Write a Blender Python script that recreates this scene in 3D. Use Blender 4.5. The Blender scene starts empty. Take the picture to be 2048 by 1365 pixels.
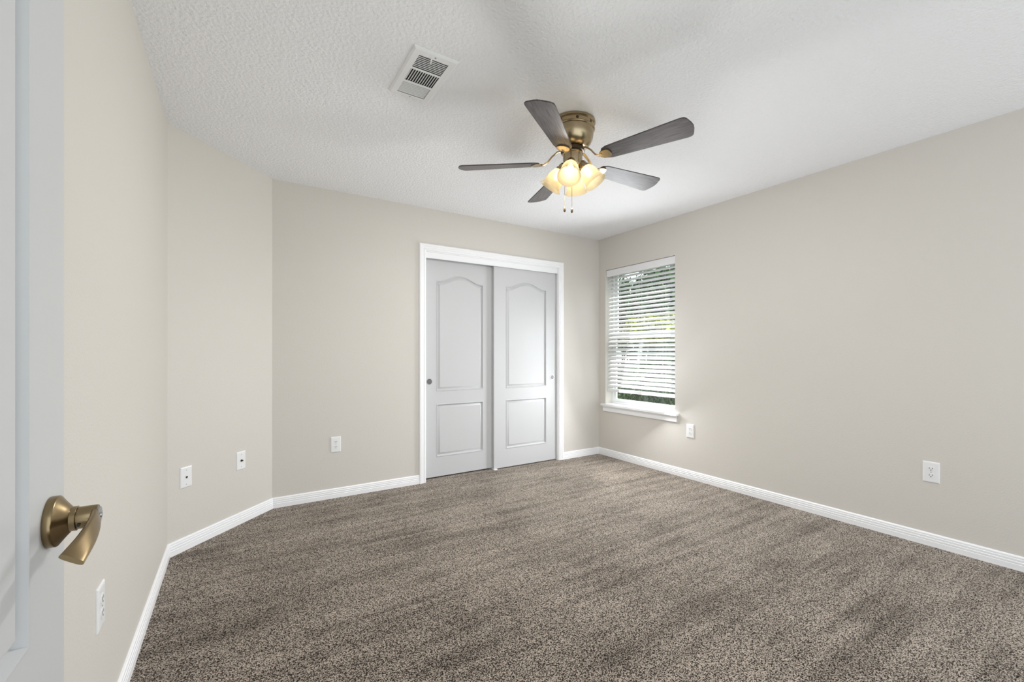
import bpy, bmesh, math, random
from mathutils import Vector, Matrix, Euler

C = bpy.context.scene.collection
SC = bpy.context.scene
PI = math.pi
R = math.radians
random.seed(7)

# ------------------------------------------------------------------ camera
FPX = 868.69
CAM = (-3.4962, -3.6666, 1.1516)
cd = bpy.data.cameras.new('camera')
cd.sensor_fit = 'HORIZONTAL'; cd.sensor_width = 36.0
cd.lens = FPX / 2048 * 36.0
cd.shift_y = 23.56 / 2048
cd.clip_start = 0.02; cd.clip_end = 200
cam = bpy.data.objects.new('camera', cd); C.objects.link(cam)
cam.location = CAM
cam.rotation_euler = (R(90), 0, -R(32.3357))
SC.camera = cam

# ------------------------------------------------------------------ world, sun, exposure
SC.view_settings.view_transform = 'Standard'
SC.view_settings.look = 'None'
SC.view_settings.gamma = 1.0
SC.view_settings.use_curve_mapping = False
SC.view_settings.exposure = 0.73
WORLD_STRENGTH = 1.3
SUN_STRENGTH = 4.5
FAN_LAMP_W = 4.8
WINDOW_W = 19.5
w = bpy.data.worlds.new('sky'); SC.world = w; w.use_nodes = True
bg = w.node_tree.nodes['Background']
bg.inputs['Color'].default_value = (0.87, 0.94, 1.0, 1)
bg.inputs['Strength'].default_value = WORLD_STRENGTH
sl = bpy.data.lights.new('sun', 'SUN'); sl.energy = SUN_STRENGTH; sl.angle = R(0.6); sl.color = (1.0, 0.96, 0.9)
sun = bpy.data.objects.new('sun', sl); C.objects.link(sun)
sun.rotation_euler = Vector((-0.40, 0.22, -0.89)).to_track_quat('-Z', 'Y').to_euler()

def portal(name, loc, aim, sx, sy):
    l = bpy.data.lights.new(name, 'AREA'); l.shape = 'RECTANGLE'; l.size = sx; l.size_y = sy
    l.cycles.is_portal = True
    o = bpy.data.objects.new(name, l); C.objects.link(o); o.location = loc
    o.rotation_euler = Vector(aim).to_track_quat('-Z', 'Z').to_euler()
portal('window_portal', (0.20, -0.565, 1.33), (-1, 0, 0), 0.95, 1.55)
portal('open_front_portal', (-1.9, -3.75, 1.22), (0, 1, 0), 3.84, 2.44)  # spans the whole front side, left open to let sky fill the room

# added area lamps in front of the blind stand in for daylight it scatters
for k in range(3):
    dl = bpy.data.lights.new('window_standin_lamp', 'AREA'); dl.shape = 'RECTANGLE'; dl.size = 0.95; dl.size_y = 0.25
    dl.energy = WINDOW_W/3*(1.15, 0.95, 0.45)[k]; dl.color = (0.93, 0.97, 1.0)
    dlo = bpy.data.objects.new('window_standin_lamp', dl); C.objects.link(dlo); dlo.location = (-0.055-0.035*k, -0.85 + 0.285*k, 1.15)
    t_ = R((13, 36, 58)[k])
    z_ = Vector((math.cos(t_), math.sin(t_), 0.17)).normalized()   # lamp shines along -z_
    x_ = Vector((0, 0, 1)); x_ = (x_ - z_*x_.dot(z_)).normalized()
    dlo.rotation_euler = Matrix((x_, z_.cross(x_), z_)).transposed().to_euler()

# lamp added in front of the gap below the blind to brighten the carpet
dl = bpy.data.lights.new('gap_fill_lamp', 'AREA'); dl.shape = 'RECTANGLE'; dl.size = 0.12; dl.size_y = 0.46
dl.energy = 6.5; dl.color = (0.95, 0.98, 1.0)
dlo = bpy.data.objects.new('gap_fill_lamp', dl); C.objects.link(dlo); dlo.location = (-0.15, -0.78, 0.68)
z_ = Vector((1, 0.35, 0.55)).normalized(); x_ = Vector((0, 0, 1)); x_ = (x_ - z_*x_.dot(z_)).normalized()
dlo.rotation_euler = Matrix((x_, z_.cross(x_), z_)).transposed().to_euler()

# ------------------------------------------------------------------ room dimensions
H = 2.44
XA = -3.2769                      # where the back wall meets the angled wall
XL, YL = -3.8262, -0.576          # where the angled wall meets the left wall
YF = -3.62                        # front wall face
T = 0.16                          # wall thickness
WY0, WY1, WZ0, WZ1 = -1.023, -0.107, 0.58, 2.076    # window opening
CX0, CX1, CZ = -2.09, -0.580, 2.066                  # closet opening
DX0, DX1, DZ = -3.735, -2.86, 2.04                   # entry doorway

# ------------------------------------------------------------------ material helpers
def new_mat(name):
    m = bpy.data.materials.new(name); m.use_nodes = True
    nt = m.node_tree
    return m, nt, nt.nodes['Principled BSDF']
def srgb(r, g, b):
    f = lambda c: (c/255/12.92) if c/255 <= 0.04045 else ((c/255+0.055)/1.055)**2.4
    return (f(r), f(g), f(b), 1)
def N(nt, t, **k):
    n = nt.nodes.new(t)
    for a, v in k.items(): setattr(n, a, v)
    return n
def simple(name, col, rough=0.5, metal=0.0, spec=0.5, bump=0.0, bscale=100, var=0.0):
    m, nt, p = new_mat(name)
    p.inputs['Base Color'].default_value = col
    p.inputs['Roughness'].default_value = rough
    p.inputs['Metallic'].default_value = metal
    p.inputs['Specular IOR Level'].default_value = spec
    tc = N(nt, 'ShaderNodeTexCoord')
    if bump or var:
        nz = N(nt, 'ShaderNodeTexNoise'); nz.inputs['Scale'].default_value = bscale
        nz.inputs['Detail'].default_value = 4
        nt.links.new(tc.outputs['Object'], nz.inputs['Vector'])
    if bump:
        b = N(nt, 'ShaderNodeBump'); b.inputs['Strength'].default_value = bump
        b.inputs['Distance'].default_value = 0.002
        nt.links.new(nz.outputs['Fac'], b.inputs['Height'])
        nt.links.new(b.outputs['Normal'], p.inputs['Normal'])
    if var:
        mx = N(nt, 'ShaderNodeMix', data_type='RGBA')
        mx.inputs['A'].default_value = col
        mx.inputs['B'].default_value = tuple(c*(1-var) for c in col[:3]) + (1,)
        nt.links.new(nz.outputs['Fac'], mx.inputs['Factor'])
        nt.links.new(mx.outputs['Result'], p.inputs['Base Color'])
    return m

M = {}
M['wall'] = simple('greige_wall_paint', (0.665, 0.632, 0.583, 1), 0.55, bump=0.35, bscale=130, spec=0.3)
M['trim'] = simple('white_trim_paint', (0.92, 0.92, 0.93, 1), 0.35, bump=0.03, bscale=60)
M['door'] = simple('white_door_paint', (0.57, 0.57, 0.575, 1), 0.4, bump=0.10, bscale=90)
M['plate'] = simple('white_plastic', (0.86, 0.86, 0.86, 1), 0.3, var=0.03, bscale=20)
M['slot'] = simple('dark_slot', (0.02, 0.02, 0.02, 1), 0.6, var=0.3)
M['screw'] = simple('steel_screw', (0.55, 0.55, 0.55, 1), 0.35, metal=0.9, var=0.1)
M['vent'] = simple('white_vent_enamel', (0.92, 0.92, 0.92, 1), 0.4, var=0.03, bscale=30)
M['duct'] = simple('dark_duct', (0.03, 0.03, 0.03, 1), 0.8, var=0.3)
M['slat'] = simple('white_blind_slat', (0.86, 0.86, 0.87, 1), 0.4, var=0.03, bscale=15)
M['cord'] = simple('white_cord', (0.8, 0.8, 0.8, 1), 0.8, var=0.1)
M['vinyl'] = simple('white_vinyl', (0.82, 0.83, 0.84, 1), 0.35, var=0.03, bscale=15)
M['brass'] = simple('antique_brass', (0.46, 0.365, 0.23, 1), 0.27, metal=1.0, var=0.25, bscale=18)
M['lever'] = simple('dark_antique_brass', (0.30, 0.225, 0.125, 1), 0.27, metal=1.0, var=0.25, bscale=25)
M['nickel'] = simple('brushed_nickel', (0.50, 0.50, 0.50, 1), 0.3, metal=1.0, var=0.15, bscale=18)
M['cup'] = simple('darkened_nickel_cup', (0.22, 0.215, 0.21, 1), 0.45, metal=0.8, var=0.4, bscale=90)  # darker nickel than the ring puts the recess's shade into the colour
M['darkbrass'] = simple('dark_bronze', (0.09, 0.06, 0.035, 1), 0.35, metal=0.8, var=0.2, bscale=18)
M['bark'] = simple('bark', (0.09, 0.065, 0.045, 1), 0.9, bump=0.6, bscale=25, var=0.4)
M['lawn'] = simple('lawn', (0.10, 0.15, 0.05, 1), 0.95, bump=0.5, bscale=30, var=0.5)
M['closet'] = simple('closet_interior', (0.35, 0.33, 0.30, 1), 0.8, bump=0.1)
M['hall'] = simple('hall_wall_paint', (0.62, 0.59, 0.54, 1), 0.6, bump=0.2, bscale=130)

def ceiling_mat():
    m, nt, p = new_mat('stippled_ceiling')
    p.inputs['Base Color'].default_value = (0.93, 0.93, 0.945, 1)
    p.inputs['Roughness'].default_value = 0.9; p.inputs['Specular IOR Level'].default_value = 0.1
    tc = N(nt, 'ShaderNodeTexCoord')
    n1 = N(nt, 'ShaderNodeTexNoise'); n1.inputs['Scale'].default_value = 92; n1.inputs['Detail'].default_value = 3
    n2 = N(nt, 'ShaderNodeTexVoronoi'); n2.inputs['Scale'].default_value = 60
    for n in (n1, n2): nt.links.new(tc.outputs['Object'], n.inputs['Vector'])
    a = N(nt, 'ShaderNodeMath', operation='ADD'); nt.links.new(n1.outputs['Fac'], a.inputs[0])
    s = N(nt, 'ShaderNodeMath', operation='MULTIPLY'); s.inputs[1].default_value = 0.5
    nt.links.new(n2.outputs['Distance'], s.inputs[0]); nt.links.new(s.outputs[0], a.inputs[1])
    b = N(nt, 'ShaderNodeBump'); b.inputs['Strength'].default_value = 0.68; b.inputs['Distance'].default_value = 0.006
    nt.links.new(a.outputs[0], b.inputs['Height']); nt.links.new(b.outputs['Normal'], p.inputs['Normal'])
    return m
M['ceiling'] = ceiling_mat()

def carpet_mat():
    m, nt, p = new_mat('flecked_carpet')
    L = nt.links.new
    tc = N(nt, 'ShaderNodeTexCoord')
    n1 = N(nt, 'ShaderNodeTexNoise'); n1.inputs['Scale'].default_value = 215; n1.inputs['Detail'].default_value = 1.5; n1.inputs['Roughness'].default_value = 0.6
    v1 = N(nt, 'ShaderNodeTexVoronoi'); v1.inputs['Scale'].default_value = 230
    L(tc.outputs['Object'], n1.inputs['Vector']); L(tc.outputs['Object'], v1.inputs['Vector'])
    ramp = N(nt, 'ShaderNodeValToRGB'); e = ramp.color_ramp.elements
    e[0].position = 0.42; e[0].color = (0.012, 0.009, 0.006, 1)
    e[1].position = 0.58; e[1].color = (0.30, 0.245, 0.193, 1)
    k = e.new(0.48); k.color = (0.040, 0.031, 0.024, 1)
    sep = N(nt, 'ShaderNodeSeparateColor'); L(v1.outputs['Color'], sep.inputs[0])
    mx = N(nt, 'ShaderNodeMix', data_type='FLOAT'); mx.inputs['Factor'].default_value = 0.22
    L(n1.outputs['Fac'], mx.inputs['A']); L(sep.outputs[0], mx.inputs['B'])
    L(mx.outputs['Result'], ramp.inputs['Fac'])
    # brushed nap: broad vacuum strokes in two directions and soft patches
    def strokes(rot, sx, sy, seed):
        mp = N(nt, 'ShaderNodeMapping'); mp.inputs['Rotation'].default_value = (0, 0, R(rot))
        mp.inputs['Scale'].default_value = (sx, sy, 1); mp.inputs['Location'].default_value = (seed, seed*1.7, 0)
        L(tc.outputs['Object'], mp.inputs['Vector'])
        n = N(nt, 'ShaderNodeTexNoise'); n.inputs['Scale'].default_value = 1.0; n.inputs['Detail'].default_value = 3.5
        n.inputs['Distortion'].default_value = 0.4
        L(mp.outputs['Vector'], n.inputs['Vector']); return n
    s1 = strokes(24, 1.0, 13.0, 3.1); s2 = strokes(-62, 0.9, 15.0, 9.2); s3 = strokes(75, 2.4, 3.4, 5.0)
    a1 = N(nt, 'ShaderNodeMath', operation='ADD'); L(s1.outputs['Fac'], a1.inputs[0]); L(s2.outputs['Fac'], a1.inputs[1])
    a2 = N(nt, 'ShaderNodeMath', operation='ADD'); L(a1.outputs[0], a2.inputs[0]); L(s3.outputs['Fac'], a2.inputs[1])
    mr = N(nt, 'ShaderNodeMapRange'); mr.inputs['From Min'].default_value = 1.15; mr.inputs['From Max'].default_value = 1.85
    mr.inputs['To Min'].default_value = 0.62; mr.inputs['To Max'].default_value = 1.38
    L(a2.outputs[0], mr.inputs['Value'])
    mul = N(nt, 'ShaderNodeMix', data_type='RGBA', blend_type='MULTIPLY'); mul.inputs['Factor'].default_value = 1.0
    L(ramp.outputs['Color'], mul.inputs['A']); L(mr.outputs['Result'], mul.inputs['B'])
    L(mul.outputs['Result'], p.inputs['Base Color'])
    p.inputs['Roughness'].default_value = 0.95; p.inputs['Specular IOR Level'].default_value = 0.05
    sw = N(nt, 'ShaderNodeMapRange'); sw.inputs['From Min'].default_value = 0.42; sw.inputs['From Max'].default_value = 0.58; sw.inputs['To Min'].default_value = 0.05; sw.inputs['To Max'].default_value = 1.0
    L(mx.outputs['Result'], sw.inputs['Value']); sm = N(nt, 'ShaderNodeMath', operation='MULTIPLY'); sm.use_clamp = True; L(sw.outputs['Result'], sm.inputs[0]); L(mr.outputs['Result'], sm.inputs[1]); L(sm.outputs[0], p.inputs['Sheen Weight']); p.inputs['Sheen Roughness'].default_value = 0.52; p.inputs['Sheen Tint'].default_value = (1.0, 0.885, 0.775, 1)
    b = N(nt, 'ShaderNodeBump'); b.inputs['Strength'].default_value = 0.9; b.inputs['Distance'].default_value = 0.006
    L(mx.outputs['Result'], b.inputs['Height']); L(b.outputs['Normal'], p.inputs['Normal'])
    return m
M['carpet'] = carpet_mat()

def blade_mat():
    m, nt, p = new_mat('weathered_walnut_blade')
    L = nt.links.new
    tc = N(nt, 'ShaderNodeTexCoord'); mp = N(nt, 'ShaderNodeMapping'); mp.inputs['Scale'].default_value = (10, 160, 10)
    L(tc.outputs['Object'], mp.inputs['Vector'])
    n = N(nt, 'ShaderNodeTexNoise'); n.inputs['Scale'].default_value = 1.0; n.inputs['Detail'].default_value = 5
    L(mp.outputs['Vector'], n.inputs['Vector'])
    r = N(nt, 'ShaderNodeValToRGB'); e = r.color_ramp.elements
    e[0].position = 0.35; e[0].color = (0.045, 0.035, 0.032, 1); e[1].position = 0.7; e[1].color = (0.13, 0.115, 0.115, 1)
    L(n.outputs['Fac'], r.inputs['Fac']); L(r.outputs['Color'], p.inputs['Base Color'])
    p.inputs['Roughness'].default_value = 0.38
    b = N(nt, 'ShaderNodeBump'); b.inputs['Strength'].default_value = 0.25; b.inputs['Distance'].default_value = 0.001
    L(n.outputs['Fac'], b.inputs['Height']); L(b.outputs['Normal'], p.inputs['Normal'])
    return m
M['blade'] = blade_mat()

def shade_mat():
    m, nt, p = new_mat('frosted_amber_glass')
    L = nt.links.new; out = nt.nodes['Material Output']
    tr = N(nt, 'ShaderNodeBsdfTransparent'); tr.inputs['Color'].default_value = (1, 0.93, 0.78, 1)
    tl = N(nt, 'ShaderNodeBsdfTranslucent'); tl.inputs['Color'].default_value = (1.0, 0.91, 0.70, 1)
    p.inputs['Base Color'].default_value = (0.88, 0.81, 0.66, 1); p.inputs['Roughness'].default_value = 0.25
    tc = N(nt, 'ShaderNodeTexCoord'); nz = N(nt, 'ShaderNodeTexNoise'); nz.inputs['Scale'].default_value = 30
    L(tc.outputs['Object'], nz.inputs['Vector'])
    ma = N(nt, 'ShaderNodeMapRange'); ma.inputs['To Min'].default_value = 0.25; ma.inputs['To Max'].default_value = 0.4
    L(nz.outputs['Fac'], ma.inputs['Value'])
    m1 = N(nt, 'ShaderNodeMixShader'); m1.inputs[0].default_value = 0.55
    L(p.outputs[0], m1.inputs[1]); L(tl.outputs[0], m1.inputs[2])
    m2 = N(nt, 'ShaderNodeMixShader'); L(ma.outputs['Result'], m2.inputs[0])
    L(m1.outputs[0], m2.inputs[1]); L(tr.outputs[0], m2.inputs[2])
    L(m2.outputs[0], out.inputs['Surface'])
    return m
M['shade'] = shade_mat()

def emit_mat(name, col, s):
    m, nt, p = new_mat(name)
    p.inputs['Base Color'].default_value = (0.9, 0.88, 0.8, 1)
    p.inputs['Emission Color'].default_value = col; p.inputs['Emission Strength'].default_value = s
    return m
M['bulb'] = emit_mat('lit_bulb', (1.0, 0.92, 0.78, 1), 7.0)

def glass_mat():
    m, nt, p = new_mat('window_glass'); nt.nodes.remove(p)
    L = nt.links.new; out = nt.nodes['Material Output']
    tr = N(nt, 'ShaderNodeBsdfTransparent'); tr.inputs['Color'].default_value = (0.93, 0.96, 0.95, 1)
    gl = N(nt, 'ShaderNodeBsdfGlossy'); gl.inputs['Roughness'].default_value = 0.02
    mx = N(nt, 'ShaderNodeMixShader'); mx.inputs[0].default_value = 0.06; L(tr.outputs[0], mx.inputs[1]); L(gl.outputs[0], mx.inputs[2])
    L(mx.outputs[0], out.inputs['Surface'])
    return m
M['glass'] = glass_mat()

def leaf_mat(name, c0, c1):
    m, nt, p = new_mat(name); L = nt.links.new
    g = N(nt, 'ShaderNodeNewGeometry'); r = N(nt, 'ShaderNodeValToRGB'); e = r.color_ramp.elements
    e[0].color = c0; e[1].color = c1
    L(g.outputs['Random Per Island'], r.inputs['Fac']); L(r.outputs['Color'], p.inputs['Base Color'])
    p.inputs['Roughness'].default_value = 0.45
    return m
M['leaf_hedge'] = leaf_mat('hedge_leaf', (0.010, 0.028, 0.007, 1), (0.085, 0.16, 0.03, 1))
M['leaf_dark'] = leaf_mat('tree_leaf', (0.012, 0.03, 0.010, 1), (0.10, 0.17, 0.06, 1))
M['leaf_yellow'] = leaf_mat('golden_shrub_leaf', (0.14, 0.18, 0.02, 1), (0.52, 0.52, 0.06, 1))

# ------------------------------------------------------------------ mesh helpers
class MB:
    def __init__(s): s.v = []; s.f = []; s.sm = []
    def add(s, vs, fs, Mx=None, smooth=False):
        o = len(s.v)
        for p in vs:
            p = Vector(p)
            s.v.append(tuple(Mx @ p) if Mx is not None else tuple(p))
        for f in fs: s.f.append(tuple(i+o for i in f)); s.sm.append(smooth)
        return s
    def box(s, x0, x1, y0, y1, z0, z1, Mx=None):
        vs = [(x, y, z) for z in (z0, z1) for y in (y0, y1) for x in (x0, x1)]
        return s.add(vs, [(0,2,3,1), (4,5,7,6), (0,1,5,4), (2,6,7,3), (0,4,6,2), (1,3,7,5)], Mx)
    def prism(s, pts, z0, z1, Mx=None):
        n = len(pts)
        vs = [(x, y, z0) for x, y in pts] + [(x, y, z1) for x, y in pts]
        fs = [tuple(range(n-1, -1, -1)), tuple(range(n, 2*n))] + [(i, (i+1) % n, n+(i+1) % n, n+i) for i in range(n)]
        return s.add(vs, fs, Mx)
    def lathe(s, prof, n=32, Mx=None, cap0=True, cap1=True):
        vs = []; fs = []; m = len(prof)
        for r, z in prof:
            for i in range(n):
                a = 2*PI*i/n; vs.append((r*math.cos(a), r*math.sin(a), z))
        for j in range(m-1):
            for i in range(n):
                k = (i+1) % n; fs.append((j*n+i, j*n+k, (j+1)*n+k, (j+1)*n+i))
        if cap0: fs.append(tuple(range(n-1, -1, -1)))
        if cap1: fs.append(tuple(range((m-1)*n, m*n)))
        return s.add(vs, fs, Mx, True)
    def tube(s, path, r, n=10, Mx=None, cap=True):
        """round bar along a path; r may be a list of (a, b) half-sizes"""
        P = [Vector(p) for p in path]; vs = []; fs = []; m = len(P)
        up = Vector((0, 0, 1))
        for j, p in enumerate(P):
            t = (P[min(j+1, m-1)] - P[max(j-1, 0)]).normalized()
            u = t.cross(up)
            if u.length < 1e-4: u = t.cross(Vector((1, 0, 0)))
            u.normalize(); v = u.cross(t)
            ra, rb = (r[j] if isinstance(r, list) else (r, r))
            for i in range(n):
                a = 2*PI*i/n; vs.append(p + u*math.cos(a)*ra + v*math.sin(a)*rb)
        for j in range(m-1):
            for i in range(n):
                k = (i+1) % n; fs.append((j*n+i, j*n+k, (j+1)*n+k, (j+1)*n+i))
        if cap: fs += [tuple(range(n-1, -1, -1)), tuple(range((m-1)*n, m*n))]
        return s.add(vs, fs, Mx, True)
    def sweep(s, stations, closed_prof=True):
        """stations: list of equally long rings of points, capped at both ends"""
        n = len(stations[0]); vs = [p for st in stations for p in st]; fs = []
        for j in range(len(stations)-1):
            for i in range(n):
                k = (i+1) % n; fs.append((j*n+i, j*n+k, (j+1)*n+k, (j+1)*n+i))
        fs += [tuple(range(n-1, -1, -1)), tuple(range((len(stations)-1)*n, len(stations)*n))]
        return s.add(vs, fs)
    def mesh(s, name, mat, bevel=0.0, auto=True, recalc=True):
        me = bpy.data.meshes.new(name); me.from_pydata([tuple(v) for v in s.v], [], s.f)
        me.polygons.foreach_set('use_smooth', s.sm)
        me.materials.append(mat)
        bm = bmesh.new(); bm.from_mesh(me)
        if recalc: bmesh.ops.recalc_face_normals(bm, faces=bm.faces)
        if bevel: bmesh.ops.bevel(bm, geom=[e for e in bm.edges if len(e.link_faces) == 2 and e.calc_face_angle(0) > 0.6], offset=bevel, segments=2, affect='EDGES')
        if auto:
            for e in bm.edges:
                if len(e.link_faces) == 2 and e.calc_face_angle(0) > R(38): e.smooth = False
        bm.to_mesh(me); bm.free(); me.update()
        return me
    def build(s, name, mat, parent=None, bevel=0.0, Mx=None, recalc=True):
        o = bpy.data.objects.new(name, s.mesh(name, mat, bevel, recalc=recalc)); C.objects.link(o)
        if parent: o.parent = parent
        if Mx is not None: o.matrix_local = Mx
        return o

def tag(o, label, cat, group=None, kind=None):
    o['label'] = label; o['category'] = cat
    if group: o['group'] = group
    if kind: o['kind'] = kind
    return o
def thing(name, label, cat, Mx=None, group=None, kind=None):
    o = bpy.data.objects.new(name, None); C.objects.link(o); o.empty_display_size = 0.05
    if Mx is not None: o.matrix_world = Mx
    return tag(o, label, cat, group, kind)
def copy_tree(o, parent=None):
    c = o.copy(); C.objects.link(c)
    if parent: c.parent = parent
    for ch in list(o.children): copy_tree(ch, c)
    return c
def TR(x, y, z, rz=0): return Matrix.Translation((x, y, z)) @ Matrix.Rotation(rz, 4, 'Z')
def frame(origin, ex, ey, ez):
    m = Matrix.Identity(4)
    for i, e in enumerate((ex, ey, ez)):
        e = Vector(e).normalized()
        for k in range(3): m[k][i] = e[k]
    for k in range(3): m[k][3] = origin[k]
    return m

# ------------------------------------------------------------------ shell
S = 'structure'
XM = T + 0.02
b = MB(); b.prism([(0.0, 0.0), (XA, 0.0), (XL, YL), (XL, YF), (0.0, YF)], -0.1, 0.0)
b.box(CX0-0.02, CX1+0.02, 0.0, 0.75, -0.1, 0.0)
b.box(XL-0.3, 0.2, YF-1.2, YF, -0.1, 0.0)
tag(b.build('floor', M['carpet']), 'brown and beige flecked carpet with brushed vacuum strokes', 'carpet', kind=S)
b = MB(); b.box(XL-0.3, 0.2, YF-1.2, 0.8, H, H+0.1)  # unseen part past the front is added to keep the sun out
tag(b.build('ceiling', M['ceiling']), 'white stippled flat ceiling', 'ceiling', kind=S)

b = MB(); b.box(XA-0.10, CX0, 0, 0.12, 0, H); b.box(CX1, T, 0, 0.12, 0, H); b.box(CX0, CX1, 0, 0.12, CZ, H)
tag(b.build('wall_back', M['wall']), 'greige wall around the sliding closet doors', 'wall', kind=S)
b = MB(); b.prism([(XA, 0), (XA-0.02, 0.12), (XL-T, YL+0.02), (XL, YL)], 0, H)
tag(b.build('wall_angled', M['wall']), 'short greige wall set at an angle across the corner', 'wall', kind=S)
b = MB(); b.box(XL-T, XL, YF-1.2, YL, 0, H)  # unseen length behind the front line added to block sun
tag(b.build('wall_left', M['wall']), 'greige wall behind the open entry door', 'wall', kind=S)
b = MB()
b.box(0, T, YF-1.2, WY0, 0, H); b.box(0, T, WY1, 0, 0, H)  # first box runs on unseen past the front, added to stop stray sun
b.box(0, T, WY0, WY1, 0, WZ0-0.02); b.box(0, T, WY0, WY1, WZ1, H)
tag(b.build('wall_right', M['wall']), 'long greige wall with the window in it', 'wall', kind=S)
b = MB(); y0, y1 = 0.12, 0.72
b.box(CX0-0.06, CX0, y0, y1, 0, H); b.box(CX1, CX1+0.06, y0, y1, 0, H); b.box(CX0-0.06, CX1+0.06, y1, y1+0.06, 0, H)
tag(b.build('wall_closet', M['closet']), 'plain wall inside the closet behind the sliding doors', 'wall', kind=S)

# ------------------------------------------------------------------ baseboards
BP = [(0.0, 0.0), (0.013, 0.0), (0.013, 0.030), (0.0105, 0.033), (0.0125, 0.036), (0.0125, 0.044), (0.0095, 0.047), (0.0112, 0.050),
      (0.0112, 0.058), (0.008, 0.061), (0.0095, 0.064), (0.009, 0.070), (0.005, 0.075), (0.0, 0.076)]
def baseboard(name, a, ma, bpt, mb_, label):
    b = MB()
    st = []
    for P, m in ((a, ma), (bpt, mb_)):
        st.append([(P[0]+m[0]*t, P[1]+m[1]*t, z) for t, z in BP])
    b.sweep(st)
    return tag(b.build(name, M['trim']), label, 'baseboard', kind=S)
def mitre(n1, n2):
    n1, n2 = Vector(n1), Vector(n2); return (n1+n2)/(1+n1.dot(n2))
nB, nR, nL, nF = (0, -1), (-1, 0), (1, 0), (0, 1)
av = Vector((-YL, -(XA-XL))); nA = (av/av.length); nA = (nA.x, nA.y)
CW = 0.058
baseboard('baseboard_back', (XA, 0), mitre(nB, nA), (CX0+0.005-CW, 0), nB, 'white ridged baseboard between the angled wall and the closet')
baseboard('baseboard_corner', (CX1-0.002+CW, 0), nB, (0, 0), mitre(nB, nR), 'short white baseboard between closet casing and window wall')
baseboard('baseboard_angled', (XL, YL), mitre(nL, nA), (XA, 0), mitre(nB, nA), 'white ridged baseboard along the angled wall')
baseboard('baseboard_left', (XL, YF), nL, (XL, YL), mitre(nL, nA), 'white ridged baseboard running behind the entry door')
baseboard('baseboard_right', (0, 0), mitre(nB, nR), (0, YF), nR, 'long white ridged baseboard under the window')

# ------------------------------------------------------------------ casings
CP = [(0, 0), (0, 0.008), (0.004, 0.011), (0.012, 0.011), (0.015, 0.008), (0.019, 0.008), (0.022, 0.012), (0.034, 0.013),
      (0.036, 0.016), (0.052, 0.017), (CW, 0.013), (CW, 0)]
def casing(name, x0, x1, zt, yw, sgn, label):
    b = MB(); f = lambda t: yw - sgn*t
    b.sweep([[(x0-w_, f(t), 0) for w_, t in CP], [(x0-w_, f(t), zt+w_) for w_, t in CP],
             [(x1+w_, f(t), zt+w_) for w_, t in CP], [(x1+w_, f(t), 0) for w_, t in CP]])
    return b
b = casing('trim_1', CX0+0.005, CX1-0.002, CZ-0.004, 0.0, 1, '')
tr1 = tag(b.build('trim_1', M['trim']), 'white moulded casing framing the closet opening', 'trim', kind=S)
b = MB(); b.box(CX0, CX0+0.012, 0.001, 0.12, 0, CZ); b.box(CX1-0.012, CX1, 0.001, 0.12, 0, CZ); b.box(CX0+0.012, CX1-0.012, 0.001, 0.12, CZ-0.012, CZ)
b.build('jamb', M['trim'], tr1)
b = MB(); b.box(CX0+0.012, CX1-0.012, 0.008, 0.022, 2.000, CZ-0.012); b.box(CX0+0.012, CX1-0.020, 0.004, 0.008, 2.000, 2.006)
b.build('track_fascia', M['trim'], tr1, bevel=0.0015)
# ------------------------------------------------------------------ moulded two-panel doors
def arch_outline(x0, x1, z0, z1, rise, n=28):
    pts = [(x0, z0), (x1, z0)]
    if rise <= 0: return pts + [(x1, z1), (x0, z1)]
    c, h = (x0+x1)/2, (x1-x0)/2
    for i in range(n+1):
        x = x1 + (x0-x1)*i/n
        t = min(1.0, abs(x-c)/h/0.88)
        pts.append((x, z1 + rise*(0.5+0.5*math.cos(PI*t**1.15))))
    return pts
def offset_in(pts, d):
    n = len(pts); out = []
    for i in range(n):
        p0, p1, p2 = Vector(pts[i-1]), Vector(pts[i]), Vector(pts[(i+1) % n])
        e1, e2 = (p1-p0).normalized(), (p2-p1).normalized()
        n1, n2 = Vector((-e1.y, e1.x)), Vector((-e2.y, e2.x))
        m = (n1+n2)/(1+n1.dot(n2)); out.append(tuple(p1+m*d))
    return out
STICK = [(0.002, -0.003), (0.006, -0.0035), (0.008, 0.001), (0.0105, 0.0110), (0.013, 0.0140), (0.016, 0.0130), (0.027, 0.0025), (0.030, 0.0015)]
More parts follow.
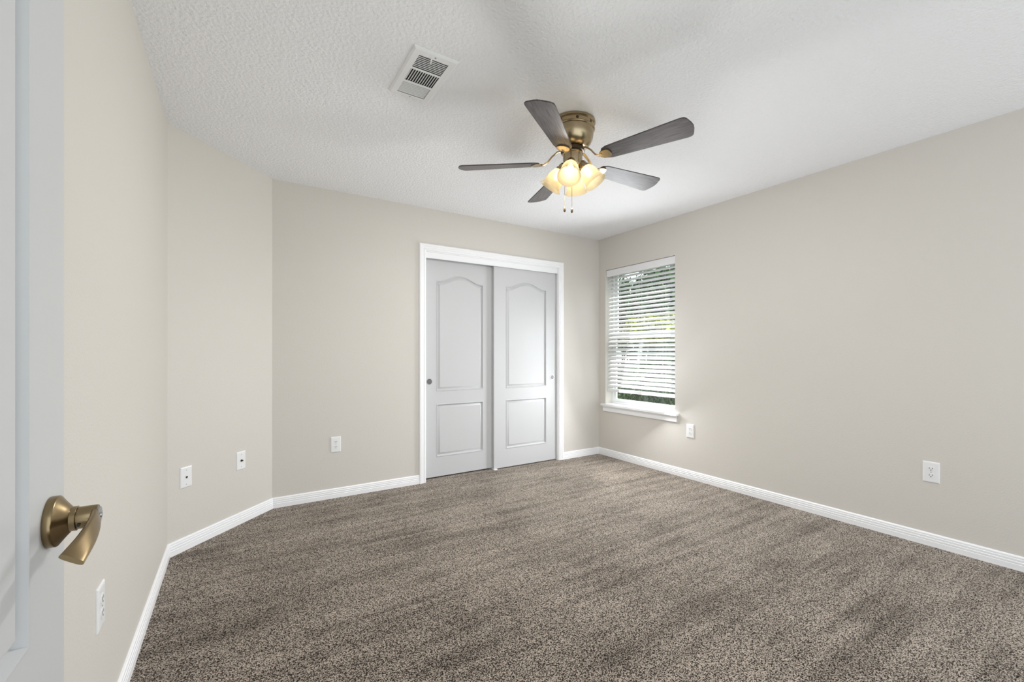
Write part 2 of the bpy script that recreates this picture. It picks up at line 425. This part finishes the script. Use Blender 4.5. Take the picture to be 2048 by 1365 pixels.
def door_slab(name, wd, z0, z1, th, panels, parent, mat, k_=1.0):
    bm = bmesh.new()
    rect = [(0, z0), (wd, z0), (wd, z1), (0, z1)]
    def loop(pts, y):
        vs = [bm.verts.new((x, y, z)) for x, z in pts]
        return vs, [bm.edges.new((vs[i], vs[(i+1) % len(vs)])) for i in range(len(vs))]
    ov, oe = loop(rect, 0)
    edges = list(oe); loops = []
    for pn in panels:
        pv, pe = loop(pn, 0); edges += pe; loops.append((pn, pv))
    bmesh.ops.triangle_fill(bm, use_beauty=True, use_dissolve=False, edges=edges)
    # drop faces that landed inside a panel
    def inside(pt, poly):
        c = False; j = len(poly)-1
        for i in range(len(poly)):
            (xi, zi), (xj, zj) = poly[i], poly[j]
            if (zi > pt[1]) != (zj > pt[1]) and pt[0] < (xj-xi)*(pt[1]-zi)/(zj-zi)+xi: c = not c
            j = i
        return c
    kill = [f for f in bm.faces if any(inside((f.calc_center_median().x, f.calc_center_median().z), pn) for pn, _ in loops)]
    bmesh.ops.delete(bm, geom=kill, context='FACES_ONLY')
    for pn, pv in loops:
        prev = pv
        for d, y in STICK:
            q = offset_in(pn, d*k_); nv = [bm.verts.new((x, y, z)) for x, z in q]
            for i in range(len(nv)):
                k = (i+1) % len(nv); f = bm.faces.new((prev[i], prev[k], nv[k], nv[i])); f.smooth = True
            prev = nv
        bm.faces.new(prev)
    bv = [bm.verts.new((x, th, z)) for x, z in rect]
    for i in range(4):
        k = (i+1) % 4; bm.faces.new((ov[i], ov[k], bv[k], bv[i]))
    bm.faces.new(bv)
    bmesh.ops.recalc_face_normals(bm, faces=bm.faces)
    for e in bm.edges:
        if len(e.link_faces) == 2 and e.calc_face_angle(0) > R(40): e.smooth = False
    me = bpy.data.meshes.new(name); bm.to_mesh(me); bm.free(); me.materials.append(mat)
    o = bpy.data.objects.new(name, me); C.objects.link(o); o.parent = parent
    return o
def closet_door(name, x, y, panx0, panx1, pullx, wd, zb, label, plabel):
    t = thing(name, label, 'door', TR(x, y, 0), kind=S)
    up = arch_outline(panx0-x, panx1-x, 0.797, 1.816, 0.060); lo = arch_outline(panx0-x, panx1-x, 0.193, 0.681, 0)
    door_slab('door_leaf', wd, zb, 2.03, 0.034, [up, lo], t, M['door'], 1.25)
    p = MB(); Mx = frame((pullx-x, 0, 0.889), (1, 0, 0), (0, 0, 1), (0, -1, 0))
    p.lathe([(0.027, 0.0), (0.0275, 0.0015), (0.026, 0.003), (0.0235, 0.003), (0.0225, 0.001)], 36, Mx, cap0=False, cap1=False)
    fp = p.build('finger_pull', M['nickel'], t)
    p = MB(); p.lathe([(0.0226, 0.0008), (0.012, 0.0004), (0.001, 0.0003)], 36, Mx); p.build('pull_cup', M['cup'], fp)
    return t
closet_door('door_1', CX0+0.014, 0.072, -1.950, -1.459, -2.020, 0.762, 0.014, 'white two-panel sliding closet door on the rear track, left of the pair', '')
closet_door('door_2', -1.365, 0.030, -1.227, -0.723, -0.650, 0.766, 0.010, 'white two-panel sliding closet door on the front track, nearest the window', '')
# floor guide between the doors
b = MB(); b.box(-1.372, -1.336, 0.012, 0.116, 0.0, 0.009)
tag(b.build('door_guide', M['plate'], bevel=0.001), 'small white plastic floor guide beneath the closet doors', 'guide')

# ------------------------------------------------------------------ entry door, open against the left wall
DT = 0.035
HY = YF + 0.012
WD = -2.738 - HY
d3 = thing('door_3', 'white two-panel entry door standing open with antique brass lever', 'door', TR(-3.72, HY, 0, R(90)), kind=S)
LS = 0.134
up = arch_outline(LS, WD-LS-0.004, 0.776, 1.80, 0.075); lo = arch_outline(LS, WD-LS-0.004, 0.20, 0.64, 0)
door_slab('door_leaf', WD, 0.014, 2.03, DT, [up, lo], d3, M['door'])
for z in (0.25, 1.02, 1.80):
    h = MB(); h.lathe([(0.007, -0.045), (0.007, 0.045)], 14, TR(-0.004, -0.004, z)); h.build('hinge', M['brass'], d3)
LX, LZ = WD-0.060, 0.912
h = MB(); Mx = frame((LX, 0, LZ), (1, 0, 0), (0, 0, 1), (0, -1, 0))     # lathe z runs out of the door
h.lathe([(0.0348, 0.0), (0.0352, 0.0010), (0.0352, 0.0085), (0.0346, 0.0095), (0.0338, 0.0100), (0.0290, 0.0135), (0.0225, 0.0185), (0.0185, 0.0218), (0.0172, 0.0225), (0.0172, 0.0285), (0.0165, 0.0290), (0.0150, 0.0290)], 48, Mx)
lever = h.build('door_lever', M['lever'], d3)
h = MB(); h.lathe([(0.0145, 0.0285), (0.0145, 0.0298), (0.0156, 0.0302), (0.0156, 0.0490), (0.0150, 0.0505)], 40, Mx); h.build('lever_neck', M['lever'], lever)
h = MB()
# handle: local -X is towards the hinge; -Y out of the door
n = 18; rings = []
for j in range(n+1):
    t = j/n
    x = LX + 0.014 - 0.131*t
    yo = -(0.0455 + 0.010*math.sin(PI*t*0.8) + 0.002*t - 0.004*t*t)
    z = LZ + 0.002 - 0.021*t*t
    hw = 0.0102 + 0.0034*t**3 + 0.0040*max(0, 1-t*3)**2 - 0.004*max(0, 1-t*14)          # half width
    th = 0.0046 - 0.0016*t
    tilt = R(4 + 52*t)                                        # the grip rolls over towards its end
    ring = []
    for i in range(20):
        a = 2*PI*i/20; ca, sa = math.cos(a), math.sin(a)
        u = math.copysign(abs(ca)**0.6, ca)*hw; v = math.copysign(abs(sa)**0.6, sa)*th
        ring.append((x, yo + u*math.sin(tilt) + v*math.cos(tilt), z + u*math.cos(tilt) - v*math.sin(tilt)))
    rings.append(ring)
h.sweep(rings); h.sm = [True]*len(h.sm)
h.build('lever_handle', M['lever'], lever)
h = MB(); h.lathe([(0.0125, 0.0505), (0.0120, 0.0530), (0.004, 0.0535), (0.0038, 0.0550)], 32, Mx); h.build('privacy_button', M['nickel'], lever)
h = MB(); h.lathe([(0.0022, 0.0), (0.0022, 0.0006)], 12, frame((LX-0.0158, -0.033, LZ-0.006), (0, 1, 0), (0, 0, 1), (-1, 0, -0.3))); h.build('set_screw', M['slot'], lever)

# ------------------------------------------------------------------ wall plates
def wall_matrix(x, y, z, nrm):
    """local X across, local Z up, local -Y out of the wall"""
    ny = Vector((-nrm[0], -nrm[1], 0)).normalized(); ex = ny.cross(Vector((0, 0, 1)))
    return frame((x, y, z), ex, ny, (0, 0, 1))
def plate_body(parent, wd, ht):
    p = MB()
    a, c = wd/2, ht/2
    prof = [(0, 0.0), (0, 0.0022), (0.0025, 0.0052), (0.007, 0.0062)]
    rings = [[(-a+d, -y, -c+d), (a-d, -y, -c+d), (a-d, -y, c-d), (-a+d, -y, c-d)] for d, y in prof]
    p.sweep(rings); return p.build('cover_plate', M['plate'], parent)
def screw(parent, z, y=-0.0060):
    p = MB(); p.lathe([(0.0030, 0), (0.0030, 0.0008), (0.0018, 0.0013)], 14, frame((0, y, z), (1, 0, 0), (0, 0, 1), (0, -1, 0)))
    p.build('screw', M['screw'], parent)
def receptacle(parent, z):
    p = MB(); pts = []
    for i in range(32):
        a = 2*PI*i/32; x = 0.0172*math.cos(a); zz = max(-0.0140, min(0.0140, 0.0172*math.sin(a))); pts.append((x, zz))
    Mx = frame((0, -0.0055, z), (1, 0, 0), (0, 0, 1), (0, -1, 0))
    p.prism(pts, 0, 0.0022, Mx)
    r = p.build('receptacle', M['plate'], parent)
    s = MB(); y0, y1 = -0.0081, -0.0076
    s.box(-0.0078, -0.0056, y0, y1, z-0.0010, z+0.0082); s.box(0.0056, 0.0078, y0, y1, z+0.0000, z+0.0078)
    s.lathe([(0.0027, 0), (0.0027, 0.0005)], 14, frame((0, -0.0076, z-0.0068), (1, 0, 0), (0, 0, 1), (0, -1, 0)))
    s.build('slot', M['slot'], r)
def outlet(x, y, z, nrm, label, wd=0.076, ht=0.123):
    t = thing('wall_outlet', label, 'outlet', wall_matrix(x, y, z, nrm), group='duplex wall outlets')
    plate_body(t, wd, ht); receptacle(t, 0.0198); receptacle(t, -0.0198); screw(t, 0.0)
    return t
outlet(-2.833, 0, 0.423, nB, 'white duplex wall outlet beside the closet casing')
outlet(0, -1.187, 0.437, nR, 'white duplex wall outlet beneath the window sill corner')
outlet(0, -2.816, 0.440, nR, 'white duplex wall outlet low on the long bare wall, away from the window')
outlet(XL, -2.000, 0.432, nL, 'white duplex wall outlet seen edge-on beside the open entry door')
adir = Vector((XA-XL, 0-YL)).normalized()
def on_angled(s, z): return (XL+adir.x*s, YL+adir.y*s, z, nA)
def jack_plate(s, z, label, kind):
    t = thing('jack_plate', label, 'wall plate', wall_matrix(*on_angled(s, z)), group='low voltage wall plates')
    plate_body(t, 0.074, 0.122); screw(t, 0.041); screw(t, -0.041)
    if kind == 'phone':
        p = MB(); p.box(-0.010, 0.010, -0.0078, -0.0055, -0.011, 0.011); j = p.build('jack', M['plate'], t, bevel=0.001)
        p = MB(); p.box(-0.006, 0.006, -0.0084, -0.0077, -0.004, 0.005); p.box(-0.003, 0.003, -0.0084, -0.0077, -0.0075, -0.004); p.build('socket_hole', M['slot'], j)
    else:
        p = MB(); p.lathe([(0.0075, 0.0), (0.0075, 0.003), (0.0052, 0.0035), (0.0050, 0.011), (0.0035, 0.011)], 6+12, frame((0, -0.006, 0), (1, 0, 0), (0, 0, 1), (0, -1, 0)))
        p.build('coax_connector', M['darkbrass'], t)
jack_plate(0.110, 0.424, 'white phone jack plate on the angled wall, nearer the entry door', 'phone')
jack_plate(0.508, 0.424, 'white coax cable plate on the angled wall, nearer the closet', 'coax')

# ------------------------------------------------------------------ ceiling air vent
vc = (-2.768, -1.735)
vt = thing('ceiling_vent', 'white metal ceiling air vent with three louver banks', 'vent', TR(vc[0], vc[1], H), )
VW, VL = 0.102, 0.183
banks = [(-0.146, -0.054, 'x', 1), (-0.041, 0.053, 'y', 0), (0.066, 0.160, 'x', -1)]
xb = 0.068
b = MB()
prof = [(0, 0.0), (0.0, -0.003), (0.008, -0.009)]
rings = [[(-VW+d, -VL+d, z), (VW-d, -VL+d, z), (VW-d, VL-d, z), (-VW+d, VL-d, z)] for d, z in prof]
n4 = 4
vs = [p for r_ in rings for p in r_]; fs = []
for j in range(2):
    for i in range(4):
        k = (i+1) % 4; fs.append((j*4+i, j*4+k, j*4+4+k, j*4+4+i))
b.add(vs, fs)
zf = -0.009
ys = [-VL+0.008] + [q for bk in banks for q in (bk[0]-0.0, bk[1]-0.0)] + [VL-0.008]
xw = VW-0.008
b.box(-xw, -xb, -VL+0.008, VL-0.008, zf, zf+0.0015); b.box(xb, xw, -VL+0.008, VL-0.008, zf, zf+0.0015)
for i in range(0, len(ys), 2): b.box(-xb, xb, ys[i], ys[i+1], zf, zf+0.0015)
b.build('frame', M['vent'], vt, recalc=False)
b = MB(); b.box(-xb-0.005, xb+0.005, -0.155, 0.168, -0.0008, -0.0004); b.build('duct_opening', M['duct'], vt)
for y0, y1, ax, sg in banks:
    b = MB()
    if ax == 'x':
        n = 8
        for i in range(n):
            yy = y0 + (i+0.5)*(y1-y0)/n
            hw = 0.0048 if sg > 0 else 0.0030
            b.box(-xb, xb, -hw, hw, -0.0004, 0.0004, TR(0, yy, -0.0050) @ Matrix.Rotation(R(18) if sg > 0 else -R(36), 4, 'X'))
    else:
        n = 12
        for i in range(n):
            xx = -xb + (i+0.5)*2*xb/n
            b.box(-0.0050, 0.0050, y0, y1, -0.0004, 0.0004, TR(xx, 0, -0.0050) @ Matrix.Rotation(-R(38), 4, 'Y'))
    b.build('louver_bank', M['vent'], vt)
b = MB(); b.box(0.020, 0.026, -0.150, -0.118, -0.015, -0.010, Matrix.Rotation(R(-14), 4, 'Z')); b.build('damper_lever', M['vent'], vt)
for yy in (-0.166, 0.176):
    b = MB(); b.lathe([(0.004, 0), (0.004, 0.001), (0.002, 0.0018)], 14, frame((0, yy*0.97, zf), (1, 0, 0), (0, -1, 0), (0, 0, -1))); b.build('screw', M['screw'], vt)

# ------------------------------------------------------------------ ceiling fan with four lamps
FX, FY = -1.910, -1.795
fan = thing('ceiling_fan', 'antique brass ceiling fan with five dark wood blades and four lit bell lamps', 'ceiling fan', TR(FX, FY, H))
b = MB()
b.lathe([(0.122, 0.0), (0.125, -0.003), (0.126, -0.014), (0.122, -0.018), (0.117, -0.021), (0.117, -0.038), (0.121, -0.041), (0.123, -0.046), (0.120, -0.051),
         (0.116, -0.053), (0.115, -0.075), (0.111, -0.098), (0.101, -0.120), (0.086, -0.136), (0.066, -0.146), (0.050, -0.148)], 64)
b.build('motor_housing', M['brass'], fan)
for k in range(8):
    a = 2*PI*k/8+0.3; b = MB()
    b.lathe([(0.0078, 0), (0.0078, 0.0012)], 14, frame((0.1166*math.cos(a), 0.1166*math.sin(a), -0.0295), (0, 0, 1), (-math.sin(a), math.cos(a), 0), (math.cos(a), math.sin(a), 0)))
    b.build('vent_hole', M['darkbrass'], fan)
b = MB(); b.lathe([(0.046, -0.140), (0.064, -0.149), (0.066, -0.166), (0.058, -0.170)], 40); b.build('flywheel', M['darkbrass'], fan)
b = MB(); b.lathe([(0.050, -0.168), (0.057, -0.172), (0.058, -0.180), (0.054, -0.183), (0.054, -0.240), (0.050, -0.252), (0.036, -0.262), (0.020, -0.270), (0.010, -0.284), (0.004, -0.287)], 48)
b.build('switch_housing', M['brass'], fan)

# blade: local X outwards
ZB = -0.226
def blade_outline():
    pts = []
    r0, r1 = 0.185, 0.650
    w0, w1 = 0.050, 0.071
    lower = [(r0, -0.026), (r0+0.010, -0.040), (r0+0.035, -w0)]
    for i in range(1, 9):
        t = i/8; lower.append((r0+0.035 + (0.600-r0-0.035)*t, -(w0+(w1-w0)*t)))
    # rounded outer corner, gently bowed tip
    tip = []
    for i in range(1, 7):
        a = -PI/2 + (PI/2)*i/6*0.86
        tip.append((0.612 + 0.026*math.cos(a), -w1+0.026 + 0.026*math.sin(a)))
    tip.append((r1-0.003, -0.022)); tip.append((r1, 0.0))
    half = lower + tip
    return half + [(x, -y) for x, y in reversed(half[:-1])]
outl = blade_outline()
def make_blade(parent):
    b = MB(); b.prism(outl, -0.003, 0.003)
    o = b.build('blade', M['blade'], parent, bevel=0.0012)
    # bracket: arm from the flywheel and the scalloped plate under the blade
    k = MB()
    pts = []
    for i in range(20):
        a = 2*PI*i/20; x, y = 0.208+0.042*math.cos(a), 0.034*math.sin(a)
        if math.cos(a) > 0: x = 0.208+0.026*math.cos(a)
        pts.append((x, y))
    k.prism(pts, -0.0085, -0.003)
    br = k.build('blade_bracket', M['brass'], o, bevel=0.0015)
    k = MB()
    for sx, sy in ((0.222, 0.016), (0.222, -0.016), (0.190, 0.0)):
        k.lathe([(0.005, -0.0085), (0.005, -0.0105), (0.002, -0.0118)], 12, TR(sx, sy, 0))
    k.build('bracket_screw', M['darkbrass'], br) if False else None
    return o
PITCH = R(-13)
blade0 = make_blade(fan)
AZ = [216.5, 289.0, 357.5, 73.0, 141.5]
arm0 = None
for i, a in enumerate(AZ):
    bl = blade0 if i == 0 else copy_tree(blade0, fan)
    bl.matrix_local = TR(0, 0, ZB, R(a)) @ Matrix.Rotation(PITCH, 4, 'X')
    if i == 0:
        k = MB()
        k.tube([(0.052, 0, -0.157), (0.085, 0, -0.162), (0.115, 0, -0.186), (0.140, 0, -0.217), (0.160, 0, -0.230), (0.185, 0, -0.232)],
               [(0.012, 0.005), (0.011, 0.0045), (0.009, 0.0045), (0.009, 0.0045), (0.012, 0.004), (0.018, 0.003)], 12)
        arm = arm0 = k.build('blade_arm', M['brass'], fan)
    else:
        arm = arm0.copy(); C.objects.link(arm); arm.parent = fan
    arm.matrix_local = TR(0, 0, 0, R(a))

# lamps
TILT = R(34)
def make_lamp(parent):
    # local frame: origin at the socket, +Z down the shade's axis to its mouth
    b = MB(); b.lathe([(0.012, -0.030), (0.020, -0.022), (0.024, -0.010), (0.025, 0.004), (0.030, 0.006), (0.030, 0.016), (0.026, 0.018)], 32)
    root = b.build('lamp_socket', M['brass'], parent)
    prof = [(0.026, 0.012), (0.031, 0.018), (0.039, 0.032), (0.046, 0.050), (0.049, 0.070), (0.051, 0.090), (0.054, 0.104), (0.059, 0.115), (0.064, 0.122)]
    inner = [(r-0.0025, z) for r, z in reversed(prof)]
    b = MB(); b.lathe(prof+inner, 48, cap0=False, cap1=False)
    b.build('lamp_shade', M['shade'], root)
    b = MB(); b.lathe([(0.010, 0.014), (0.011, 0.024), (0.015, 0.036), (0.0185, 0.048), (0.0185, 0.056), (0.015, 0.065), (0.008, 0.071), (0.002, 0.073)], 28)
    b.build('bulb', M['bulb'], root)
    return root
lamp0 = make_lamp(fan)
for i in range(4):
    lp = lamp0 if i == 0 else copy_tree(lamp0, fan)
    a = R(221 + 90*i)
    axis = Vector((math.sin(TILT)*math.cos(a), math.sin(TILT)*math.sin(a), -math.cos(TILT)))
    tang = Vector((-math.sin(a), math.cos(a), 0))
    org = Vector((0.060*math.cos(a), 0.060*math.sin(a), -0.250))
    lp.matrix_local = frame(org, tang.cross(axis) * -1, tang, axis) if tang.cross(axis).cross(tang).dot(axis) < 0 else frame(org, tang.cross(axis), tang, axis)
    l = bpy.data.lights.new('lamp_light', 'AREA'); l.shape = 'DISK'; l.size = 0.09; l.energy = FAN_LAMP_W; l.color = (1.0, 0.98, 0.95)
    lo = bpy.data.objects.new('lamp_light', l); C.objects.link(lo); lo.parent = fan
    q = axis.to_track_quat('-Z', 'Y')
    lo.matrix_local = Matrix.Translation(org + axis*0.128) @ q.to_matrix().to_4x4()
for dx, dy, zl in ((-0.045, 0.0, -0.487), (-0.005, -0.025, -0.491)):
    ux, uy = 0.845, -0.535
    px, py = dx*ux - 0.03*0.6, dx*uy - 0.03*0.76
    b = MB(); b.tube([(px, py, -0.24), (px, py, zl)], 0.0012, 6); ch = b.build('pull_chain', M['brass'], fan)
    b = MB(); b.lathe([(0.002, 0.006), (0.0045, 0.002), (0.006, -0.008), (0.0065, -0.016), (0.0045, -0.022), (0.001, -0.024)], 16, TR(px, py, zl)); b.build('pull_knob', M['darkbrass'], ch)

# ------------------------------------------------------------------ window, sill, blind
wn = thing('window_1', 'white vinyl single-hung window looking onto hedge and trees', 'window', TR(0, 0, 0), kind=S)
b = MB(); fx0, fx1 = 0.100, 0.156; fw = 0.022
b.box(fx0, fx1, WY0, WY0+fw, WZ0, WZ1); b.box(fx0, fx1, WY1-fw, WY1, WZ0, WZ1)
b.box(fx0, fx1, WY0+fw, WY1-fw, WZ0, WZ0+fw); b.box(fx0, fx1, WY0+fw, WY1-fw, WZ1-fw, WZ1)
b.build('window_frame', M['vinyl'], wn)
ZM = 1.345
def sash(name, x0, x1, z0, z1, glx):
    b = MB(); s = 0.034; ya, yb = WY0+fw, WY1-fw
    b.box(x0, x1, ya, ya+s, z0, z1); b.box(x0, x1, yb-s, yb, z0, z1)
    b.box(x0, x1, ya+s, yb-s, z0, z0+s); b.box(x0, x1, ya+s, yb-s, z1-s, z1)
    o = b.build(name, M['vinyl'], wn)
    g = MB(); g.box(glx-0.002, glx+0.002, ya+s, yb-s, z0+s, z1-s); g.build('pane', M['glass'], o)
sash('lower_sash', 0.108, 0.130, WZ0+fw, ZM+0.02, 0.119)
sash('upper_sash', 0.132, 0.154, ZM-0.018, WZ1-fw, 0.143)
b = MB(); b.box(0.092, 0.120, -0.60, -0.53, ZM+0.02, ZM+0.032); b.build('sash_lock', M['vinyl'], wn, bevel=0.003)

b = MB(); b.box(0.0, 0.100, WY0+0.001, WY1-0.001, WZ0-0.02, WZ0)
b.box(-0.038, 0.0, WY0-0.040, WY1+0.040, WZ0-0.02, WZ0)
sill = tag(b.build('trim_3', M['trim']), 'white wooden window sill with moulded apron', 'window sill', kind=S)
b = MB(); ap = [(0, 0.498), (0.012, 0.498), (0.014, 0.502), (0.014, 0.535), (0.020, 0.545), (0.022, 0.560), (0, 0.560)]
b.sweep([[(-t, WY0-0.030+0.6*(0.022-t)*0.5, z) for t, z in ap], [(-t, WY1+0.030-0.6*(0.022-t)*0.5, z) for t, z in ap]])
b.build('apron', M['trim'], sill)

bl = thing('window_blind', 'white two-inch slat blind lowered over most of the window', 'blind', TR(0.048, (WY0+WY1)/2, 0))
BW = (WY1-WY0)/2 - 0.006
b = MB(); b.box(-0.024, 0.030, -BW, BW, 2.022, WZ1-0.002); b.build('headrail', M['slat'], bl)
b = MB(); b.box(-0.036, -0.026, -BW-0.003, BW+0.003, 2.000, WZ1-0.003); b.build('valance', M['slat'], bl, bevel=0.002)
SP = 0.0440; SWD = 0.050; ST = R(37.5)
b = MB(); nsl = 0; z = 1.978
while z > 0.768:
    ring0, ring1 = [], []
    m_ = 6
    cs = []
    for i in range(m_+1):
        u = -0.5 + i/m_; cs.append((u*SWD, 0.003*(1-4*u*u)))
    loop = [(x, h_+0.0012) for x, h_ in cs] + [(x, h_-0.0012) for x, h_ in reversed(cs)]
    ca, sa = math.cos(ST), math.sin(ST)
    st = []
    for yy in (-BW, BW): st.append([(x*ca - h_*sa, yy, z + x*sa + h_*ca) for x, h_ in loop])
    b.sweep(st); z -= SP; nsl += 1
b.build('slats', M['slat'], bl)
b = MB(); b.box(-0.024, 0.024, -BW, BW, 0.718, 0.750); b.build('bottom_rail', M['slat'], bl, bevel=0.003)
for yy in (-0.30, 0.0, 0.30):
    b = MB(); b.tube([(-0.021, yy, 2.02), (-0.021, yy, 0.735)], 0.0008, 6); b.tube([(0.021, yy, 2.02), (0.021, yy, 0.735)], 0.0008, 6)
    b.build('ladder_cord', M['cord'], bl)

# ------------------------------------------------------------------ outdoors
b = MB(); b.box(T+0.005, 40, -30, 40, -0.42, -0.35)
tag(b.build('ground', M['lawn']), 'grassy ground outside the window', 'ground', kind=S)
def leaves(mb, n, fn, size):
    for _ in range(n):
        c = Vector(fn()); s = size*random.uniform(0.6, 1.3)
        e = Euler((random.uniform(0, 2*PI), random.uniform(0, 2*PI), random.uniform(0, 2*PI))).to_matrix()
        pts = [(-s, 0, 0), (-0.15*s, -0.42*s, 0.10*s), (s, 0, 0), (-0.15*s, 0.42*s, 0.10*s)]
        o = len(mb.v)
        mb.v += [tuple(c + e @ Vector(p)) for p in pts]
        mb.f += [(o, o+1, o+2), (o, o+2, o+3)]; mb.sm += [False, False]
def leaf_obj(mb, name, mat, parent=None):
    me = bpy.data.meshes.new(name); me.from_pydata(mb.v, [], mb.f); me.materials.append(mat); me.update()
    o = bpy.data.objects.new(name, me); C.objects.link(o)
    if parent: o.parent = parent
    return o
hx0, hx1, hy0, hy1 = 1.55, 2.35, -1.2, 3.2
def hedge_pt():
    # more leaves on the skin than inside
    x = hx0 + (hx1-hx0)*min(random.random(), random.random())
    y = random.uniform(hy0, hy1)
    z = -0.32 + 1.22*max(random.random(), random.random()**1.5) + 0.05*math.sin(y*7)+random.gauss(0, 0.03)
    return (x + random.gauss(0, 0.05), y, z)
b = MB(); leaves(b, 9000, hedge_pt, 0.045)
hd = tag(leaf_obj(b, 'hedge', M['leaf_hedge']), 'clipped dark green hedge just outside the window', 'hedge')
b = MB()
for k in range(18):
    y = hy0+0.15+(hy1-hy0-0.3)*k/17
    b.tube([(1.95, y, -0.36), (1.95+random.uniform(-.1, .1), y+random.uniform(-.1, .1), 0.55)], 0.02, 6)
b.build('stem', M['bark'], hd)
def plant(name, label, cat, x, y, z0, crown_c, crown_r, n, size, mat, tr=0.0, group=None):
    t = thing(name, label, cat, TR(x, y, z0), group=group)
    def fn():
        while True:
            p = Vector((random.uniform(-1, 1), random.uniform(-1, 1), random.uniform(-1, 1)))
            if 0.25 < p.length < 1: break
        p = p*(0.75+0.25*math.sin(5*p.x+3*p.z+x)*math.cos(4*p.y+y))
        return (p.x*crown_r[0], p.y*crown_r[1], crown_c + p.z*crown_r[2])
    b = MB(); leaves(b, n, fn, size); leaf_obj(b, 'foliage', mat, t)
    b = MB(); b.tube([(0, 0, -0.02), (0.05, 0.03, crown_c*0.5), (0, 0, crown_c+crown_r[2]*0.3)], [(tr, tr), (tr*0.8, tr*0.8), (tr*0.3, tr*0.3)], 10)
    for k in range(4):
        a = k*1.7; b.tube([(0.02, 0, crown_c*0.7), (crown_r[0]*0.5*math.cos(a), crown_r[1]*0.5*math.sin(a), crown_c+crown_r[2]*0.2)], [(tr*0.5, tr*0.5), (tr*0.15, tr*0.15)], 8)
    b.build('trunk', M['bark'], t)
    return t
GZ = -0.35
plant('golden_shrub', 'yellow-green shrub catching sun behind the hedge', 'shrub', 6.6, 4.6, GZ, 2.0, (1.2, 1.5, 0.75), 3500, 0.10, M['leaf_yellow'], 0.05)
plant('golden_shrub', 'smaller yellow-green shrub beyond the near one', 'shrub', 6.2, 7.8, GZ, 1.95, (1.1, 1.4, 0.72), 2600, 0.10, M['leaf_yellow'], 0.05)
tp = [(9.0, 5.6, 2.9, 1.6), (9.2, 9.4, 3.1, 1.7), (13.2, 9.2, 3.9, 2.1), (17.5, 16.2, 4.2, 2.7), (13.4, 14.2, 4.2, 2.2), (4.2, 2.4, 0.95, 0.9), (4.7, 6.2, 0.95, 0.9)]
tl = ['dark leafy tree behind the golden shrub', 'dark leafy tree seen at the far edge of the window', 'tall leafy tree rising behind the nearer trees',
      'leafy tree at the end of the tree row', 'largest and farthest leafy tree outside', 'low dark bush between hedge and golden shrub', 'low dark bush below the smaller golden shrub']
for (x, y, cz, r_), lb in zip(tp, tl):
    if r_ < 1: plant('leafy_bush', lb, 'bush', x, y, GZ, cz, (1.1, 1.9, 1.05) if y < 4 else (1.0, 1.5, 1.05), 3000, 0.08, M['leaf_dark'], 0.04)
    else: plant('leafy_tree', lb, 'tree', x, y, GZ, cz, (r_, r_, r_*1.15), 3600, 0.17, M['leaf_dark'], 0.16, 'trees outside the window')
